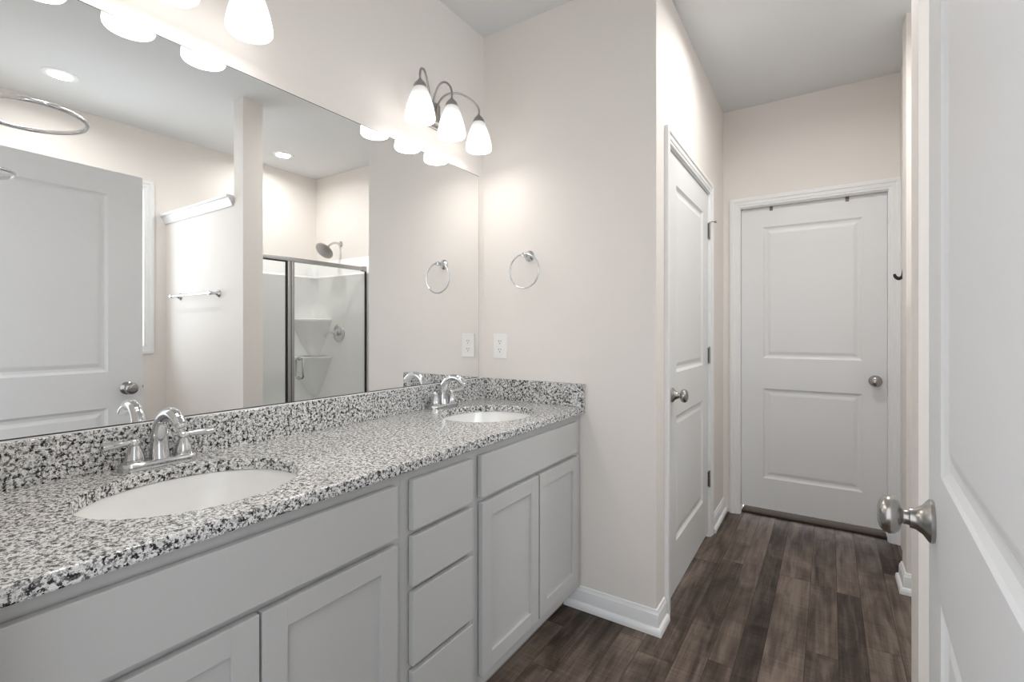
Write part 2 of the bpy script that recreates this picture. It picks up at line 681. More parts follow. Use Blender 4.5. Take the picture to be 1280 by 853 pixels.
KNOB = [(0.0325, 0), (0.0335, 0.002), (0.0335, 0.0055), (0.0315, 0.0075), (0.0225, 0.014), (0.0165, 0.023), (0.0155, 0.030), (0.0125, 0.0305), (0.0115, 0.032),
        (0.0115, 0.038), (0.0150, 0.0395), (0.0245, 0.0430), (0.0298, 0.0495), (0.0308, 0.056), (0.0288, 0.063), (0.0225, 0.0685), (0.0120, 0.0715), (0, 0.0722)]


def add_knob(parent, o, d):
    rose = [p for p in KNOB if p[1] <= 0.0305]
    ball = [(0, 0.028)] + [p for p in KNOB if p[1] >= 0.0305]
    k = MB().lathe(ball, o, d, 40).build('door_knob', M_NICKEL, parent)
    MB().lathe([(0, 0)] + rose + [(0, 0.0305)], o, d, 40).build('knob_rose', M_NICKEL, k)
    return k


def add_hinge(parent, x, y, z, ny=-1):
    h = MB()
    h.lathe([(0, -0.046), (0.0062, -0.046), (0.0062, 0.046), (0, 0.046)], (x, y + ny * 0.006, z), (0, 0, 1), 14)
    h.lathe([(0, 0.046), (0.0042, 0.046), (0.0048, 0.050), (0, 0.052)], (x, y + ny * 0.006, z), (0, 0, 1), 12)
    h.lathe([(0, 0.046), (0.0042, 0.046), (0.0048, 0.050), (0, 0.052)], (x, y + ny * 0.006, z), (0, 0, -1), 12)
    h.box(x - 0.016, x + 0.016, y - 0.001, y + 0.002, z - 0.044, z + 0.044)
    return h.build('hinge', M_NICKEL, parent)


# entry door, opened into the room at the camera's right: local x runs from the hinge to the latch edge
EX0, EY0, EX1, EY1 = 1.585, 0.160, 1.627, 1.072
ew = math.hypot(EX1 - EX0, EY1 - EY0)
door1 = thing('door_1', 'open white two-panel entry door at the right edge with round satin knob', 'door', (EX0, EY0, 0.012), math.atan2(EY1 - EY0, EX1 - EX0), None, 'structure')
# front face (towards the vanity) is local y = 0 seen from +y, so the slab lies at -y
ds = door_slab(ew, 2.062, 0.035, [(0.140, ew - 0.151, 0.255, 0.838), (0.140, ew - 0.151, 1.023, 1.938)])
bmesh.ops.translate(ds.bm, vec=(0, -0.035, 0), verts=ds.bm.verts)
ds.build('door_slab', M_DOOR, door1, smooth=0)
add_knob(door1, (ew - 0.070, 0, 0.933), (0, 1, 0))
add_knob(door1, (ew - 0.070, -0.035, 0.933), (0, -1, 0))
lp = MB().box(ew - 0.0005, ew + 0.0012, -0.030, -0.005, 0.905, 0.961).box(ew, ew + 0.009, -0.024, -0.011, 0.925, 0.941, 0.002)
lp.build('latch_plate', M_NICKEL, door1)
for z in (0.24, 1.03, 1.83):
    add_hinge(door1, 0.0, 0.0, z, 1)

casing('trim_1', DX0, DX1, 2.10, 'white casing around the entry doorway', (0, YB, 0), 0).scale = (1, -1, 1)

# closet door on the hall wall (local x along the wall, wall face y = 0, room towards -y)
door2 = thing('door_2', 'white two-panel closet door on the left hall wall, near the towel ring wall corner', 'door', (P0.x, P0.y, 0.0), HALL_RZ + math.pi / 2, None, 'structure')
cw = S1 - S0 - 0.024
ds = door_slab(cw, 2.035, 0.035, [(0.148, cw - 0.148, 0.225, 0.815), (0.148, cw - 0.148, 1.020, 1.905)])
bmesh.ops.translate(ds.bm, vec=(S0 + 0.012, 0.004, 0.030), verts=ds.bm.verts)
ds.build('door_slab', M_DOOR, door2, smooth=0)
add_knob(door2, (S0 + 0.012 + 0.068, 0.004, 0.952), (0, -1, 0))
for k, z in enumerate((0.352, 1.100, 1.852)):
    hn = add_hinge(door2, S1 - 0.010, 0.002, z)
    if k == 2:
        MB().tube([(S1 - 0.010, -0.006, z + 0.052), (S1 - 0.006, -0.020, z + 0.054), (S1 + 0.004, -0.032, z + 0.052)], 0.0032, 8).lathe([(0, 0), (0.007, 0), (0.007, 0.008), (0, 0.010)], (S1 + 0.004, -0.032, z + 0.052), (0.5, -0.8, 0), 12).build('hinge_pin_stop', M_NICKEL, hn)
jb = MB()
jb.box(S0, S0 + 0.010, 0.0, T, 0, DZ).box(S1 - 0.010, S1, 0.0, T, 0, DZ).box(S0 + 0.010, S1 - 0.010, 0.0, T, DZ - 0.010, DZ)
jb.box(S0 + 0.010, S0 + 0.020, 0.042, 0.075, 0, DZ - 0.010).box(S1 - 0.020, S1 - 0.010, 0.042, 0.075, 0, DZ - 0.010)
o = jb.build('trim_2', M_TRIM, smooth=0)
o.location = (P0.x, P0.y, 0)
o.rotation_euler = (0, 0, HALL_RZ + math.pi / 2)
tag(o, 'white jamb lining the closet door opening', 'door jamb', None, 'structure')
casing('trim_3', S0 + 0.004, S1 - 0.004, DZ - 0.004, 'white casing around the closet door on the left hall wall', (P0.x, P0.y, 0), HALL_RZ + math.pi / 2)

# far door at the end of the hall, set back in its jamb
door3 = thing('door_3', 'closed white two-panel door facing the camera at the end of the hall', 'door', (FX0 + 0.010, YF + 0.032, 0.0), 0, None, 'structure')
fw = FX1 - FX0 - 0.020
ds = door_slab(fw, 2.016, 0.035, [(0.132, fw - 0.118, 0.205, 0.805), (0.132, fw - 0.118, 1.008, 1.885)])
bmesh.ops.translate(ds.bm, vec=(0, 0, 0.056), verts=ds.bm.verts)
ds.build('door_slab', M_DOOR, door3, smooth=0)
add_knob(door3, (fw - 0.056, 0, 0.945), (0, -1, 0))
jb = MB()
jb.box(FX0, FX0 + 0.008, YF, YF + T, 0, FZ).box(FX1 - 0.008, FX1, YF, YF + T, 0, FZ).box(FX0 + 0.008, FX1 - 0.008, YF, YF + T, FZ - 0.010, FZ)
struct('trim_4', jb, M_TRIM, 'white jamb around the far hall door', 'door jamb')
casing('trim_5', FX0 + 0.004, FX1 - 0.004, FZ - 0.004, 'white casing around the far hall door', (0, YF, 0), 0)
tag(MB().box(FX0 + 0.008, FX1 - 0.008, YF + 0.045, YF + 0.30, 0.0, 0.014, 0.004).build('threshold', M_CARPET), 'dark brown carpet strip showing under the far hall door', 'threshold')

# hangers over the far door's top edge
for k, (x, lab) in enumerate(((1.162, 'left of the two small brown hanger clips over the far hall door'), (1.577, 'right of the two small brown hanger clips over the far hall door'))):
    h = MB()
    h.box(x - 0.009, x + 0.009, YF + 0.0285, YF + 0.0315, 2.046, 2.0735)
    h.box(x - 0.009, x + 0.009, YF + 0.0285, YF + 0.069, 2.0725, 2.0745)
    tag(h.build('over_door_hanger', M_BRACKET, origin=(x, YF + 0.03, 2.046)), lab, 'door hanger', 'hanger clips over the far hall door')

# black robe hook on the right hall wall
hk = thing('robe_hook', 'small black robe hook at the right side of the hall', 'hook', (XH, 3.235, 1.555))
MB().box(-0.006, 0, -0.012, 0.012, -0.030, 0.030, 0.002).build('back_plate', M_BLACK, hk)
MB().tube([(-0.003, 0, 0.024), (-0.014, 0, 0.026), (-0.019, 0, 0.004), (-0.024, 0, -0.022), (-0.040, 0, -0.033), (-0.054, 0, -0.022), (-0.058, 0, -0.008)], [0.006, 0.008, 0.008, 0.0085, 0.009, 0.008, 0.0055], 10, smooth=6).build('hook_arm', M_BLACK, hk)

# ------------------------------------------------------------------ partition cap, window
cp = MB()
CP = [(0, 0), (0.010, 0.0), (0.012, 0.012), (0.020, 0.030), (0.030, 0.046), (0.032, 0.052), (0.042, 0.054), (0.044, 0.066), (0.042, 0.070), (0, 0.070)]
cp.sweep(CP, [((XR, 1.634, 2.070), (0, -1, 0), (0, 0, 1)), ((1.800, 1.634, 2.070), (0, -1, 0), (0, 0, 1))])
cp.box(1.795, XR, 1.634, 1.806, 2.126, 2.140, 0.002)
tag(cp.build('trim_6', M_TRIM, smooth=25), 'white moulded ledge capping the half wall beside the shower', 'ledge', None, 'structure')

win = thing('window_1', 'bright daylight window in white casing, a sliver beside the entry door in the mirror', 'window', (XR, 0, 0), 0, None, 'structure')
wf = MB()
wf.sweep(CAS, [((0, WY0, WZ0), (-1, 0, 0), (0, -1, -1)), ((0, WY0, WZ1), (-1, 0, 0), (0, -1, 1)), ((0, WY1, WZ1), (-1, 0, 0), (0, 1, 1)), ((0, WY1, WZ0), (-1, 0, 0), (0, 1, -1)), ((0, WY0, WZ0), (-1, 0, 0), (0, -1, -1))], caps=False)
wf.build('window_casing', M_TRIM, win, smooth=25)
ws = MB()
for a, b, c, d in ((WY0, WY1, WZ0, WZ0 + 0.035), (WY0, WY1, WZ1 - 0.035, WZ1), (WY0, WY0 + 0.03, WZ0 + 0.035, WZ1 - 0.035), (WY1 - 0.012, WY1, WZ0 + 0.035, WZ1 - 0.035), (WY0 + 0.03, WY1 - 0.012, 1.70, 1.735)):
    ws.box(0.045, 0.095, a, b, c, d, 0.003)
ws.build('window_sash', M_VINYL, win, smooth=0)
MB().box(0.066, 0.071, WY0 + 0.03, WY1 - 0.012, WZ0 + 0.035, WZ1 - 0.035).build('window_pane', M_PANE, win)

# ------------------------------------------------------------------ vanity
XF, XB, XD = 0.545, 0.548, 0.566     # face frame, back and front of the overlay doors
ZC, ZT = 0.906, 0.878     # top and underside of the granite
GRP = 'vanity cabinet units under the granite top'


def shaker(mb, y0, y1, z0, z1, st=0.053):
    """Shaker door: four flat rails and stiles; the panel is a mesh of its own."""
    e = 0.0012
    mb.box(XB, XD, y0, y0 + st, z0, z1, e)
    mb.box(XB, XD, y1 - st, y1, z0, z1, e)
    mb.box(XB, XD - 0.0003, y0 + st - 0.0004, y1 - st + 0.0004, z0, z0 + st, e)
    mb.box(XB, XD - 0.0003, y0 + st - 0.0004, y1 - st + 0.0004, z1 - st, z1, e)


def cab_door(parent, oy, y0, y1, z0, z1):
    mb = MB()
    shaker(mb, y0, y1, z0, z1)
    d = mb.build('cabinet_door', M_CAB, parent, origin=(0, oy, 0), smooth=0)
    MB().box(XB, XD - 0.0095, y0 + 0.050, y1 - 0.050, z0 + 0.050, z1 - 0.050).build('door_panel', M_CAB, d, origin=(0, oy, 0), smooth=0)
    return d


def body(parent, oy, y0, y1, opens, right_end=None, left_end=None):
    """Carcass: toe-kick, sides, floor and the face frame around the openings."""
    mb = MB()
    zb = 0.098
    mb.box(0.004, XF - 0.02, y0, y0 + 0.016, zb, ZT).box(0.004, XF - 0.02, y1 - 0.016, y1, zb, ZT)
    mb.box(0.004, XF - 0.02, y0 + 0.016, y1 - 0.016, zb, zb + 0.016)
    mb.box(0.004, 0.012, y0 + 0.016, y1 - 0.016, zb + 0.016, ZT)
    ys0 = min(o[0] for o in opens)
    ys1 = max(o[1] for o in opens)
    mb.box(XF - 0.02, XF, y0, ys0, zb, ZT).box(XF - 0.02, XF, ys1, y1, zb, ZT)
    zl = zb
    for z0, z1 in sorted({(o[2], o[3]) for o in opens}):
        if z0 > zl:
            mb.box(XF - 0.02, XF, ys0, ys1, zl, z0)
        zl = z1
    mb.box(XF - 0.02, XF, ys0, ys1, zl, ZT)
    b = mb.build('cabinet_body', M_CAB, parent, origin=(0, oy, 0), smooth=0)
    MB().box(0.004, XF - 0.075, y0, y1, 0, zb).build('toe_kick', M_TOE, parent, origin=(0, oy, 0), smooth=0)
    return b


Z_F0, Z_F1 = 0.716, 0.850       # false fronts
Z_D0, Z_D1 = 0.147, 0.698       # doors
# left sink base
oy = 0.50
c1 = thing('vanity_cabinet', 'grey sink base under the near sink, at the left edge of the photo', 'cabinet', (0, oy, 0), 0, GRP)
body(c1, oy, YB + 0.001, 0.892, [(0.20, 0.845, 0.735, 0.83), (0.20, 0.845, 0.17, 0.68)])
MB().box(XB, XD, 0.146, 0.865, Z_F0, Z_F1, 0.0015).build('false_front', M_CAB, c1, origin=(0, oy, 0), smooth=0)
cab_door(c1, oy, 0.152, 0.508, Z_D0, Z_D1)
cab_door(c1, oy, 0.5135, 0.865, Z_D0, Z_D1)
# drawer base
oy = 1.05
c2 = thing('vanity_cabinet', 'narrow grey drawer base with four slab drawers between the sink bases', 'cabinet', (0, oy, 0), 0, GRP)
ROWS = ((0.716, 0.850), (0.567, 0.700), (0.357, 0.551), (0.147, 0.340))
body(c2, oy, 0.8925, 1.199, [(0.94, 1.155, a + 0.02, b - 0.02) for a, b in ROWS])
for a, b in ROWS:
    dr = MB().box(XB, XD, 0.920, 1.176, a, b, 0.0015)
    dr.build('drawer', M_CAB, c2, origin=(0, oy, 0), smooth=0)
# right sink base
oy = 1.58
c3 = thing('vanity_cabinet', 'grey sink base under the far sink, against the towel ring wall', 'cabinet', (0, oy, 0), 0, GRP)
body(c3, oy, 1.1995, YT - 0.001, [(1.25, 1.885, 0.735, 0.83), (1.25, 1.885, 0.17, 0.68)])
MB().box(XB, XD, 1.221, 1.918, Z_F0, Z_F1, 0.0015).build('false_front', M_CAB, c3, origin=(0, oy, 0), smooth=0)
cab_door(c3, oy, 1.225, 1.579, Z_D0, Z_D1)
cab_door(c3, oy, 1.589, 1.925, Z_D0, Z_D1)

# granite top with two oval cut-outs
top = thing('countertop', 'black and white speckled granite vanity top with two oval sink cut-outs', 'countertop', (0, 1.05, ZC))
SINKS = ((0.305, 0.512), (0.300, 1.612))
SA, SB = 0.186, 0.214      # half sizes in x and y
XFRONT = 0.567


def slab_with_holes():
    mb = MB(True)
    y0, y1 = YB + 0.001, YT - 0.001
    e = 0.004
    hole = []
    for (cx, cy) in SINKS:
        hole.append((cx, cy, cy - SB - 0.035, cy + SB + 0.035))
    ys = [y0] + [v for h in hole for v in h[2:]] + [y1]
    for k in (0, 2, 4):
        for z in (ZC, ZT):
            mb.add([(0.001, ys[k], z), (XFRONT, ys[k], z), (XFRONT, ys[k + 1], z), (0.001, ys[k + 1], z)], [(0, 1, 2, 3) if z == ZC else (3, 2, 1, 0)])
    for cx, cy, a, b in hole:
        ang = [2 * math.pi * k / 72 for k in range(72)]
        for X in (0.001, XFRONT):
            for Y in (a, b):
                ang.append(math.atan2(Y - cy, X - cx) % (2 * math.pi))
        ang = sorted(set(round(q, 6) for q in ang))
        n = len(ang)

        def rect(t):
            c, s = math.cos(t), math.sin(t)
            ks = []
            if abs(c) > 1e-9:
                ks.append(((XFRONT if c > 0 else 0.001) - cx) / c)
            if abs(s) > 1e-9:
                ks.append(((b if s > 0 else a) - cy) / s)
            k = min(ks)
            return cx + k * c, cy + k * s

        def ell(t, g):
            c, s = math.cos(t), math.sin(t)
            k = 1 / math.sqrt((c / (SA + g)) ** 2 + (s / (SB + g)) ** 2)
            return cx + k * c, cy + k * s
        loops = [[(*rect(t), ZC) for t in ang], [(*ell(t, e), ZC) for t in ang], [(*ell(t, 0.0012), ZC - 0.0012) for t in ang], [(*ell(t, 0), ZC - e) for t in ang], [(*ell(t, 0), ZT) for t in ang], [(*rect(t), ZT) for t in ang]]
        for A, B in zip(loops, loops[1:]):
            mb.add(A + B, [(i, (i + 1) % n, n + (i + 1) % n, n + i) for i in range(n)])
    fr = [(XFRONT, ZC), (XFRONT + 0.003, ZC - 0.001), (XFRONT + e, ZC - e), (XFRONT + e, ZT + e), (XFRONT + 0.003, ZT + 0.001), (XFRONT, ZT)]
    for (xa, za), (xb, zb) in zip(fr, fr[1:]):
        mb.add([(xa, y0, za), (xa, y1, za), (xb, y1, zb), (xb, y0, zb)], [(3, 2, 1, 0)])
    for y in (y0, y1):
        mb.add([(0.001, y, ZT), (0.001, y, ZC)] + [(x, y, z) for x, z in fr], [tuple(range(8))])
    mb.add([(0.001, y0, ZT), (0.001, y1, ZT), (0.001, y1, ZC), (0.001, y0, ZC)], [(0, 1, 2, 3)])
    return mb


slab_with_holes().build('slab', M_GRANITE, top, origin=(0, 1.05, ZC), smooth=0)
ZS = 1.008
MB().box(0.001, 0.021, YB + 0.001, YT - 0.001, ZC, ZS, 0.0015).build('backsplash', M_GRANITE, top, origin=(0, 1.05, ZC), smooth=0)
MB().box(0.0212, XFRONT + 0.003, YT - 0.021, YT - 0.001, ZC, ZS, 0.0015).build('side_splash', M_GRANITE, top, origin=(0, 1.05, ZC), smooth=0)


tag(MB().box(0.0056, 0.0135, YB + 0.001, YT - 0.022, ZS - 0.001, ZS + 0.0020, 0.0006).build('reflection_strip', M_TRIM, top, origin=(0, 1.05, ZC)), 'white strip standing in for the bright reflection along the mirror')  # white strip stands in for the bright reflection on the backsplash top


def make_sink(cx, cy, label):
    s = thing('sink', label, 'sink', (cx, cy, ZT - 0.001), 0, 'oval undermount sinks')
    prof = [(1.10, -0.001), (1.02, -0.001), (1.012, -0.006), (0.99, -0.03), (0.94, -0.07), (0.84, -0.108), (0.66, -0.133), (0.42, -0.147), (0.11, -0.151)]
    outer = [(0.11, -0.163), (0.44, -0.159), (0.69, -0.145), (0.88, -0.118), (0.98, -0.075), (1.03, -0.03), (1.10, -0.012)]
    mb = MB()
    mb.lathe(prof + outer + prof[:1], (0, 0, 0), (0, 0, 1), 64)
    for v in mb.bm.verts:
        x, y = v.co.x, v.co.y
        v.co.x, v.co.y = x * SA, y * SB
    mb.build('basin', M_PORC, s, smooth=50)
    MB().lathe([(0, -0.152), (0.010, -0.152), (0.016, -0.149), (0.023, -0.1475), (0.026, -0.150), (0.026, -0.170), (0, -0.170)], (0, 0, 0), (0, 0, 1), 28).build('drain', M_CHROME, s)
    return s


make_sink(*SINKS[0], 'white oval basin in the near part of the granite top, left of the drawers')
make_sink(*SINKS[1], 'white oval basin in the far part of the granite top, near the towel ring wall')


# ------------------------------------------------------------------ faucets (local: spout reaches towards +x)
def make_faucet(loc, label):
    fz = thing('faucet', label, 'faucet', loc, 0, 'chrome two-handle vanity faucets')
    b = MB()
    n = 40
    pts = []
    for k in range(n):
        t = 2 * math.pi * k / n
        c, s = math.cos(t), math.sin(t)
        y = 0.058 * (1 if s > 0 else -1) + 0.027 * s if abs(s) > 1e-9 else 0.058
        pts.append((0.027 * c, y))
    pr = [(1.0, 0.0), (1.0, 0.012), (0.96, 0.0175), (0.85, 0.020)]
    rings = [[((x * q), (y - math.copysign(0.058, y)) * q + math.copysign(0.058, y), z) for x, y in pts] for q, z in pr]
    for A, B in zip(rings, rings[1:]):
        b.add(A + B, [(i, (i + 1) % n, n + (i + 1) % n, n + i) for i in range(n)])
    b.add(rings[-1], [tuple(range(n))])
    b.add(rings[0], [tuple(range(n))[::-1]])
    b.build('base_plate', M_CHROME, fz, smooth=45)
    sp = MB()
    path = [(0.0, 0, 0.016), (-0.003, 0, 0.045), (0.000, 0, 0.083), (0.014, 0, 0.115), (0.040, 0, 0.133), (0.070, 0, 0.137), (0.097, 0, 0.128), (0.113, 0, 0.113)]
    rad = [0.0225, 0.0205, 0.0180, 0.0162, 0.0152, 0.0146, 0.0145, 0.0146]
    sp.tube(path, rad, 20, smooth=8)
    s = sp.build('spout', M_CHROME, fz, smooth=50)
    MB().lathe([(0, 0), (0.0118, 0), (0.0118, 0.006), (0.0105, 0.008), (0.009, 0.008), (0.008, 0.005), (0, 0.005)], (0.1125, 0, 0.1135), (0.68, 0, -0.73), 20).build('aerator', M_CHROME, s)
    MB().tube([(-0.024, 0, 0.015), (-0.024, 0, 0.060)], 0.0022, 8).lathe([(0, 0.045), (0.004, 0.045), (0.005, 0.049), (0.003, 0.054), (0, 0.055)], (-0.024, 0, 0.012), (0, 0, 1), 12).build('drain_lift_rod', M_CHROME, fz)
    for sg in (-1, 1):
        y = sg * 0.0535
        h = MB().lathe([(0, 0.014), (0.0230, 0.014), (0.0230, 0.021), (0.0205, 0.0225), (0.0212, 0.026), (0.0190, 0.036), (0.0150, 0.047), (0.0118, 0.056), (0.0102, 0.060), (0.0125, 0.0615), (0.0140, 0.064), (0.0135, 0.0685), (0.0095, 0.0735), (0.0045, 0.0755), (0, 0.076)], (0, y, 0), (0, 0, 1), 30)
        hd = h.build('handle', M_CHROME, fz, smooth=50)
        lv = MB().tube([(0.0, y + sg * 0.008, 0.068), (0.003, y + sg * 0.024, 0.068), (0.006, y + sg * 0.044, 0.068), (0.008, y + sg * 0.066, 0.068)], [0.0055, 0.0068, 0.0092, 0.0112], 14, smooth=5)
        lv.build('lever', M_CHROME, hd, smooth=50)
    return fz


fc = make_faucet((0.068, 0.527, ZC + 0.0004), 'chrome two-handle faucet behind the near sink')
dup(fc, (0.062, 1.608, ZC + 0.0004), None, 'chrome two-handle faucet behind the far sink, by the side splash')

# ------------------------------------------------------------------ mirror
mr = thing('wall_mirror', 'long frameless wall mirror above the granite backsplash', 'mirror', (0, 1.03, 1.0))
MB().box(0.004, 0.0052, YB + 0.010, 1.938, 1.0130, 2.027).build('mirror_glass', M_MIRROR, mr, origin=(0, 1.03, 1.0), smooth=0)
MB().box(0.0004, 0.004, YB + 0.0090, 1.9405, 1.0085, 2.0298).box(0.004, 0.0056, YB + 0.0090, 1.9405, 1.0095, 1.0130).build('mirror_backing', M_BACKING, mr, origin=(0, 1.03, 1.0), smooth=0)


# ------------------------------------------------------------------ vanity lights
def make_light(loc, label):
    """Origin on the wall at the plate's centre; wall normal +x."""
    t = thing('vanity_light', label, 'light fixture', loc, 0, 'three-shade vanity lights over the mirror')
    pl = MB()
    pl.box(0.0005, 0.012, -0.066, 0.066, -0.060, 0.060, 0.003)
    pl.box(0.010, 0.030, -0.052, 0.052, -0.046, 0.046, 0.008)
    pl.build('back_plate', M_DARKNICKEL, t, smooth=0)
    XS = 0.137
    for dy in (-0.190, 0.0, 0.190):
        s = 0.0 if dy == 0 else math.copysign(1, dy)
        arm = MB()
        if s == 0:
            pts = [(0.028, 0, -0.004), (0.034, 0, 0.052), (0.058, 0, 0.100), (0.092, 0, 0.112), (0.122, 0, 0.092), (XS, 0, 0.060), (XS, 0, 0.022)]
        else:
            pts = [(0.028, s * 0.026, -0.004), (0.036, s * 0.030, 0.048), (0.056, s * 0.062, 0.094), (0.088, s * 0.112, 0.109), (0.120, s * 0.162, 0.090), (XS, s * 0.190, 0.058), (XS, s * 0.190, 0.022)]
        arm.tube(pts, 0.0046, 10, smooth=8)
        a = arm.build('arm', M_DARKNICKEL, t, smooth=50)
        MB().lathe([(0, 0.030), (0.006, 0.030), (0.0085, 0.026), (0.015, 0.020), (0.023, 0.010), (0.0265, 0.0), (0.0270, -0.006), (0.024, -0.006), (0, 0.0)], (XS, dy, 0.0), (0, 0, 1), 28).build('socket_cap', M_DARKNICKEL, a, smooth=50)
        sh = MB()
        out = [(0.0235, 0.0), (0.0300, -0.012), (0.0375, -0.034), (0.0455, -0.062), (0.0525, -0.092), (0.0575, -0.120), (0.0595, -0.138), (0.0590, -0.148), (0.0560, -0.153)]
        inn = [(0.0545, -0.150), (0.0560, -0.136), (0.0540, -0.118), (0.0490, -0.090), (0.0420, -0.060), (0.0340, -0.032), (0.0265, -0.010), (0.0205, 0.0)]
        sh.lathe([(r_, z_ * 0.86) for r_, z_ in out + inn + out[:1]], (XS, dy, -0.002), (0, 0, 1), 40)
        so = sh.build('lamp_shade', M_SHADE, t, smooth=60)
        MB().lathe([(0, -0.052), (0.012, -0.054), (0.013, -0.068), (0.020, -0.082), (0.0265, -0.098), (0.027, -0.110), (0.022, -0.122), (0.011, -0.130), (0, -0.132)], (XS, dy, 0.022), (0, 0, 1), 20).build('bulb', M_BULB, so, smooth=60)
    return t


vl = make_light((0, 1.576, 2.212), 'three-shade satin nickel vanity light over the far sink')
make_light((0, 0.526, 2.212), 'three-shade vanity light over the near sink, cut by the top edge')


# ------------------------------------------------------------------ towel rings, outlet
def make_towel_ring(loc, rz, up, label):
    """Wall plane local y = 0, room towards -y. up: the ring stands straight out instead of hanging."""
    t = thing('towel_ring', label, 'towel ring', loc, rz, 'chrome towel rings')
    MB().lathe([(0, 0), (0.027, 0), (0.0275, 0.003), (0.025, 0.007), (0.019, 0.0095), (0.0165, 0.014), (0.0125, 0.020), (0.0095, 0.030), (0.0095, 0.044), (0.0125, 0.047), (0.0130, 0.055), (0.0105, 0.060), (0, 0.062)], (0, 0, 0), (0, -1, 0), 32).build('post', M_CHROME, t, smooth=50)
    R = 0.081
    if up:
        MB().ring((0, -0.051 - R, 0.0), (0.02, 0.03, 1), R, 0.0040).build('ring', M_CHROME, t, smooth=60)
    else:
        MB().ring((0, -0.052, -R + 0.004), (0, 1, 0), R, 0.0040).build('ring', M_CHROME, t, smooth=60)
    return t


make_towel_ring((0.278, YT, 1.607), 0, False, 'chrome towel ring hanging above the outlet on the end wall')
make_towel_ring((0.266, YB, 1.640), math.pi, True, 'chrome towel ring standing straight out at the upper left of the mirror')

ot = thing('wall_outlet', 'white duplex wall outlet below the towel ring', 'outlet', (0.107, YT, 1.170))
MB().box(-0.041, 0.041, -0.006, 0, -0.062, 0.062, 0.0025).build('cover_plate', M_PLATE, ot, smooth=0)
for z in (0.021, -0.021):
    r = MB()
    r.box(-0.0165, 0.0165, -0.0078, -0.005, z - 0.0145, z + 0.0145, 0.0012)
    rc = r.build('receptacle', M_PLATE, ot, smooth=0)
    MB().box(-0.0075, -0.0053, -0.0086, -0.0070, z + 0.0005, z + 0.0085).box(0.0053, 0.0075, -0.0086, -0.0070, z + 0.0015, z + 0.0080).lathe([(0, 0), (0.0026, 0), (0.0026, 0.0012), (0, 0.0012)], (0, -0.0074, z - 0.007), (0, -1, 0), 10).build('slots', M_SLOT, rc, smooth=0)
MB().lathe([(0, 0), (0.003, 0), (0.0025, 0.0012), (0, 0.0016)], (0, -0.006, 0), (0, -1, 0), 12).build('screw', M_PLATE, ot)

# ------------------------------------------------------------------ towel bar on the half wall
tb = thing('towel_bar', 'long chrome towel bar on the half wall under the white ledge', 'towel bar', (2.276, 1.634, 1.500))
for sx in (-0.288, 0.288):
    MB().lathe([(0, 0), (0.026, 0), (0.0265, 0.003), (0.023, 0.008), (0.016, 0.013), (0.0105, 0.022), (0.0095, 0.044), (0.013, 0.050), (0.014, 0.062), (0.011, 0.070), (0, 0.073)], (sx, 0, 0), (0, -1, 0), 28).build('post', M_CHROME, tb, smooth=50)
MB().tube([(-0.300, -0.058, 0), (0.300, -0.058, 0)], 0.0085, 16).build('bar', M_CHROME, tb, smooth=50)
for sx in (-1, 1):
    MB().lathe([(0, 0), (0.0095, 0), (0.0125, 0.005), (0.0115, 0.013), (0.005, 0.018), (0, 0.019)], (sx * 0.298, -0.058, 0), (sx, 0, 0), 20).build('finial', M_CHROME, tb, smooth=50)


# ------------------------------------------------------------------ recessed lights
def downlight(x, y, label, watt=DOWNLIGHT_WATT):
    t = thing('recessed_light', label, 'ceiling light', (x, y, H), 0, 'round recessed ceiling lights')
    MB().lathe([(0.056, -0.003), (0.060, -0.006), (0.078, -0.005), (0.086, -0.002), (0.087, 0.0), (0.056, 0.0), (0.056, -0.003)], (0, 0, 0), (0, 0, 1), 40).build('trim_ring', M_TRIM, t, smooth=50)
    MB().lathe([(0, -0.0035), (0.050, -0.0030), (0.0565, -0.0012), (0.0565, 0.0), (0, 0.0)], (0, 0, 0), (0, 0, 1), 36).build('lens', M_LENS, t, smooth=50)
    ld = bpy.data.lights.new('lens_light', 'AREA')
    ld.shape = 'DISK'
    ld.size = 0.10
    ld.energy = watt
    ld.spread = math.radians(165)
    ld.color = (1.0, 0.975, 0.945)
    o = bpy.data.objects.new('lens_light', ld)
    COL.objects.link(o)
    o.location = (0, 0, -0.008)
    o.parent = t
    return t


downlight(2.305, 0.900, 'round recessed ceiling light above the tub corner, at the left of the mirror')
downlight(1.350, 2.400, 'round recessed light added to the hall ceiling, out of view, to brighten the hall', 3.6)  # extra lamp added out of view because the hall was too dark
downlight(2.435, 2.363, 'round recessed ceiling light over the shower, right of the post')

# ------------------------------------------------------------------ shower
SY0, SY1, SX0 = 1.764, 2.940, 2.022
st = thing('shower_surround', 'white moulded shower surround with corner shelves behind the glass', 'shower surround', (SX0, 2.352, 0))


def S(mb, name, m, par, **k):
    return mb.build(name, m, par, origin=(SX0, 2.352, 0), **k)


def shell_poly(off):
    """Plan of the surround's inner face, off the alcove walls by off, with rounded back corners."""
    r = 0.06
    xb, ya, yb = XR - off, SY0 + off, SY1 - off
    p = [(SX0 - 0.035, ya)]
    for k in range(9):
        a = -math.pi / 2 + k * math.pi / 16
        p.append((xb - r + r * math.cos(a), ya + r + r * math.sin(a)))
    for k in range(9):
        a = k * math.pi / 16
        p.append((xb - r + r * math.cos(a), yb - r + r * math.sin(a)))
    p.append((SX0 - 0.035, yb))
    return p


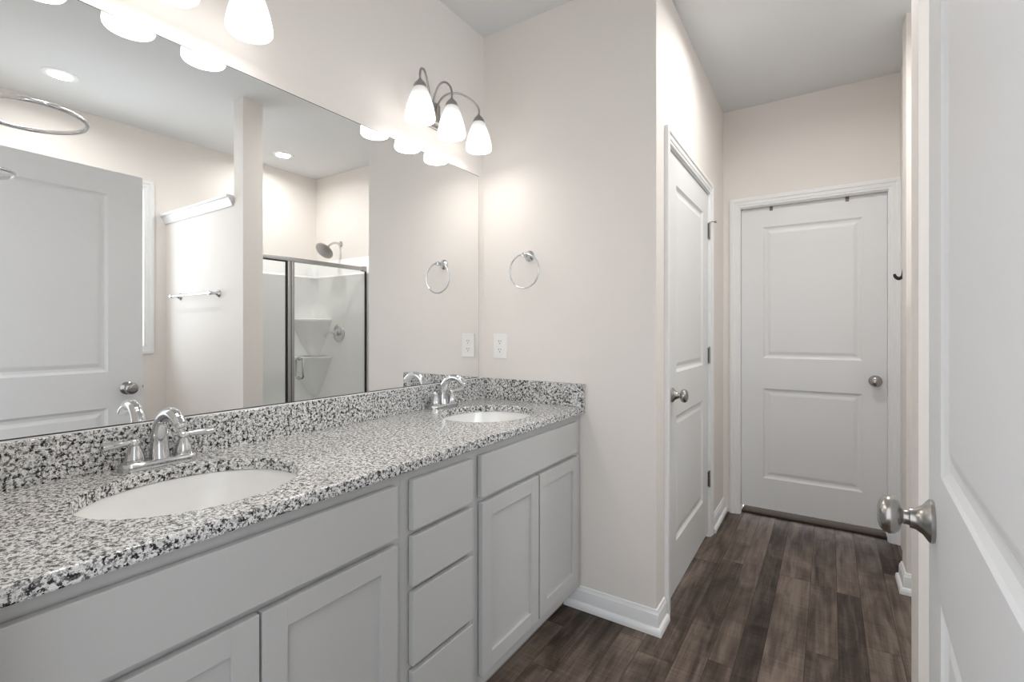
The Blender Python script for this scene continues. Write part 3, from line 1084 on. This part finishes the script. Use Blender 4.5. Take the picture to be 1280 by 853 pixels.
sw = MB()
lv = [(0.030, 0.06), (0.030, 1.742), (0.034, 1.752), (0.036, 1.766), (0.022, 1.776), (0.014, 1.790), (0.012, 1.915), (0.007, 1.925), (0.001, 1.926)]
rings = [[(x, y, z) for x, y in shell_poly(o_)] for o_, z in lv]
for A, B in zip(rings, rings[1:]):
    n = len(A)
    sw.add(A + B, [(i, i + 1, n + i + 1, n + i) for i in range(n - 1)])
S(sw, 'surround_wall', M_ACRYL, st, smooth=40)
pan = MB()
pan.box(SX0 - 0.045, SX0 + 0.055, SY0 + 0.001, SY1 - 0.001, 0.0, 0.105, 0.012)
pan.box(SX0 + 0.05, XR - 0.02, SY0 + 0.02, SY1 - 0.02, 0.0, 0.06)
S(pan, 'shower_pan', M_ACRYL, st, smooth=0)


def corner_shelf(z, zl, w=0.275, d=0.255):
    """Shelf across the back corner on a tapering bracket."""
    mb = MB()
    cx, cy = XR - 0.03, SY1 - 0.03
    n = 14

    def arc(k, z_, drop):
        pts = [(cx, cy, z_)]
        for i in range(n + 1):
            t = i / n
            x = cx - d * k * (1 - t)
            y = cy - w * k * t
            bow = 0.05 * k * math.sin(math.pi * t)
            pts.append((x - bow * 0.7, y - bow * 0.7, z_))
        return pts
    lev = [(1.0, z - 0.004), (1.0, z + 0.012), (0.97, z + 0.018), (0.90, z + 0.018), (0.86, z + 0.008)]
    R = [arc(k, zz, 0) for k, zz in lev]
    m_ = len(R[0])
    for A, B in zip(R, R[1:]):
        mb.add(A + B, [(i, (i + 1) % m_, m_ + (i + 1) % m_, m_ + i) for i in range(m_)])
    mb.add(R[-1], [tuple(range(m_))])
    lev = [(1.0, z - 0.004), (0.96, z - 0.018), (0.80, z - 0.10), (0.52, z - 0.24), (0.22, zl), (0.20, zl)]
    R = [arc(k, zz, 0) for k, zz in lev]
    for A, B in zip(R, R[1:]):
        mb.add(A + B, [(i, (i + 1) % m_, m_ + (i + 1) % m_, m_ + i) for i in range(m_)])
    return mb


S(corner_shelf(1.345, 1.0), 'corner_shelf', M_ACRYL, st, smooth=40)
S(corner_shelf(0.985, 0.62), 'corner_shelf', M_ACRYL, st, smooth=40)

# glass front
en = thing('shower_enclosure', 'chrome framed glass shower front with fixed pane and hinged door', 'shower door', (SX0, 2.352, 0.105))


def E(mb, name, m, par, **k):
    return mb.build(name, m, par, origin=(SX0, 2.352, 0.105), **k)


XG = SX0 + 0.004
fr = MB()
fr.box(SX0 - 0.014, SX0 + 0.022, SY0 + 0.0375, SY1 - 0.0375, 1.786, 1.818, 0.003)
fr.box(SX0 - 0.014, SX0 + 0.022, SY0 + 0.0375, SY1 - 0.0375, 0.106, 0.128, 0.003)
fr.box(SX0 - 0.012, SX0 + 0.020, SY0 + 0.0375, SY0 + 0.053, 0.128, 1.786, 0.002)
E(fr, 'enclosure_frame', M_ALU, en, smooth=30)
E(MB().box(SX0 - 0.016, SX0 + 0.024, SY1 - 0.075, SY1 - 0.0375, 1.780, 1.826, 0.004), 'corner_bracket', M_ALU, en)
YP0, YP1 = 2.138, 2.200
po = MB()
po.box(SX0 - 0.013, SX0 + 0.018, YP0 + 0.006, YP0 + 0.034, 0.128, 1.786, 0.002)
po.box(SX0 - 0.013, SX0 + 0.018, YP0 + 0.038, YP1, 0.128, 1.786, 0.002)
E(po, 'centre_post', M_ALU, en, smooth=30)
ga = MB()
ga.box(SX0 - 0.0125, SX0 + 0.006, YP0 - 0.004, YP0 + 0.006, 0.128, 1.786)
ga.box(SX0 - 0.010, SX0 + 0.006, SY1 - 0.049, SY1 - 0.0375, 0.128, 1.78)
ga.box(SX0 - 0.010, SX0 + 0.006, SY0 + 0.053, YP0 - 0.004, 1.778, 1.786)
E(ga, 'gasket', M_GASKET, en, smooth=0)
E(MB().box(XG, XG + 0.006, SY0 + 0.053, YP0 - 0.004, 0.128, 1.778), 'fixed_pane', M_GLASS, en, smooth=0)
gd = E(MB().box(XG, XG + 0.006, YP1, SY1 - 0.049, 0.132, 1.786), 'glass_door', M_GLASS, en, smooth=0)
hb = MB()
yh = 2.254
for sx, xo in ((-1, XG), (1, XG + 0.006)):
    hb.tube([(xo, yh, 1.026), (xo + sx * 0.034, yh, 1.026), (xo + sx * 0.046, yh, 1.014), (xo + sx * 0.046, yh, 0.884), (xo + sx * 0.034, yh, 0.872), (xo, yh, 0.872)], 0.0085, 12)
    for z in (1.026, 0.872):
        hb.lathe([(0, 0), (0.014, 0), (0.014, 0.004), (0.009, 0.006), (0, 0.006)], (xo, yh, z), (sx, 0, 0), 18)
E(hb, 'pull_handle', M_CHROME, gd, smooth=50)

# valve and head on the end wall
va = thing('shower_valve', 'round satin shower valve with lever handle on the shower end wall', 'shower valve', (2.412, SY1 - 0.0305, 1.225))
MB().lathe([(0, 0), (0.086, 0), (0.087, 0.003), (0.080, 0.009), (0.062, 0.013), (0.045, 0.015), (0.030, 0.016), (0.028, 0.030), (0, 0.031)], (0, 0, 0), (0, -1, 0), 40).build('escutcheon', M_CHROME, va, smooth=50)
hd = MB().lathe([(0, 0.028), (0.024, 0.028), (0.0255, 0.034), (0.024, 0.056), (0.018, 0.066), (0, 0.069)], (0, 0, 0), (0, -1, 0), 28).build('valve_hub', M_CHROME, va, smooth=50)
MB().tube([(0.008, -0.058, 0.0), (0.050, -0.066, 0.004), (0.088, -0.068, -0.006), (0.128, -0.066, -0.030)], [0.010, 0.009, 0.0085, 0.0095], 12, smooth=5).build('valve_lever', M_CHROME, hd, smooth=50)

sh = thing('shower_fixture', 'round satin shower head on a short arm above the glass front', 'shower head', (2.430, SY1, 2.075))
MB().lathe([(0, 0), (0.030, 0), (0.030, 0.004), (0.021, 0.010), (0.012, 0.014), (0, 0.014)], (0, 0, 0), (0, -1, 0), 28).build('flange', M_CHROME, sh, smooth=50)
MB().tube([(0, -0.006, 0), (0, -0.060, 0.004), (0, -0.105, -0.016), (0, -0.140, -0.048)], 0.0105, 14, smooth=6).build('shower_arm', M_CHROME, sh, smooth=50)
dh = Vector((-0.10, -0.72, -0.69)).normalized()
ho = Vector((0, -0.136, -0.044))
hh = MB().lathe([(0, -0.004), (0.014, -0.002), (0.018, 0.012), (0.014, 0.022), (0.018, 0.028), (0.048, 0.044), (0.078, 0.054), (0.086, 0.060), (0.086, 0.067), (0.080, 0.071), (0, 0.071)], ho, dh, 40).build('spray_head', M_DARKNICKEL, sh, smooth=40)
fcp = MB()
q = dh.to_track_quat('Z', 'Y')
for rr, cnt in ((0.018, 6), (0.034, 12), (0.050, 18), (0.066, 24)):
    for k in range(cnt):
        a = 2 * math.pi * k / cnt
        fcp.lathe([(0, 0), (0.0026, 0), (0.0018, 0.003), (0, 0.003)], ho + q @ Vector((rr * math.cos(a), rr * math.sin(a), 0.0708)), dh, 6)
fcp.build('spray_nozzles', M_GASKET, hh, smooth=0)
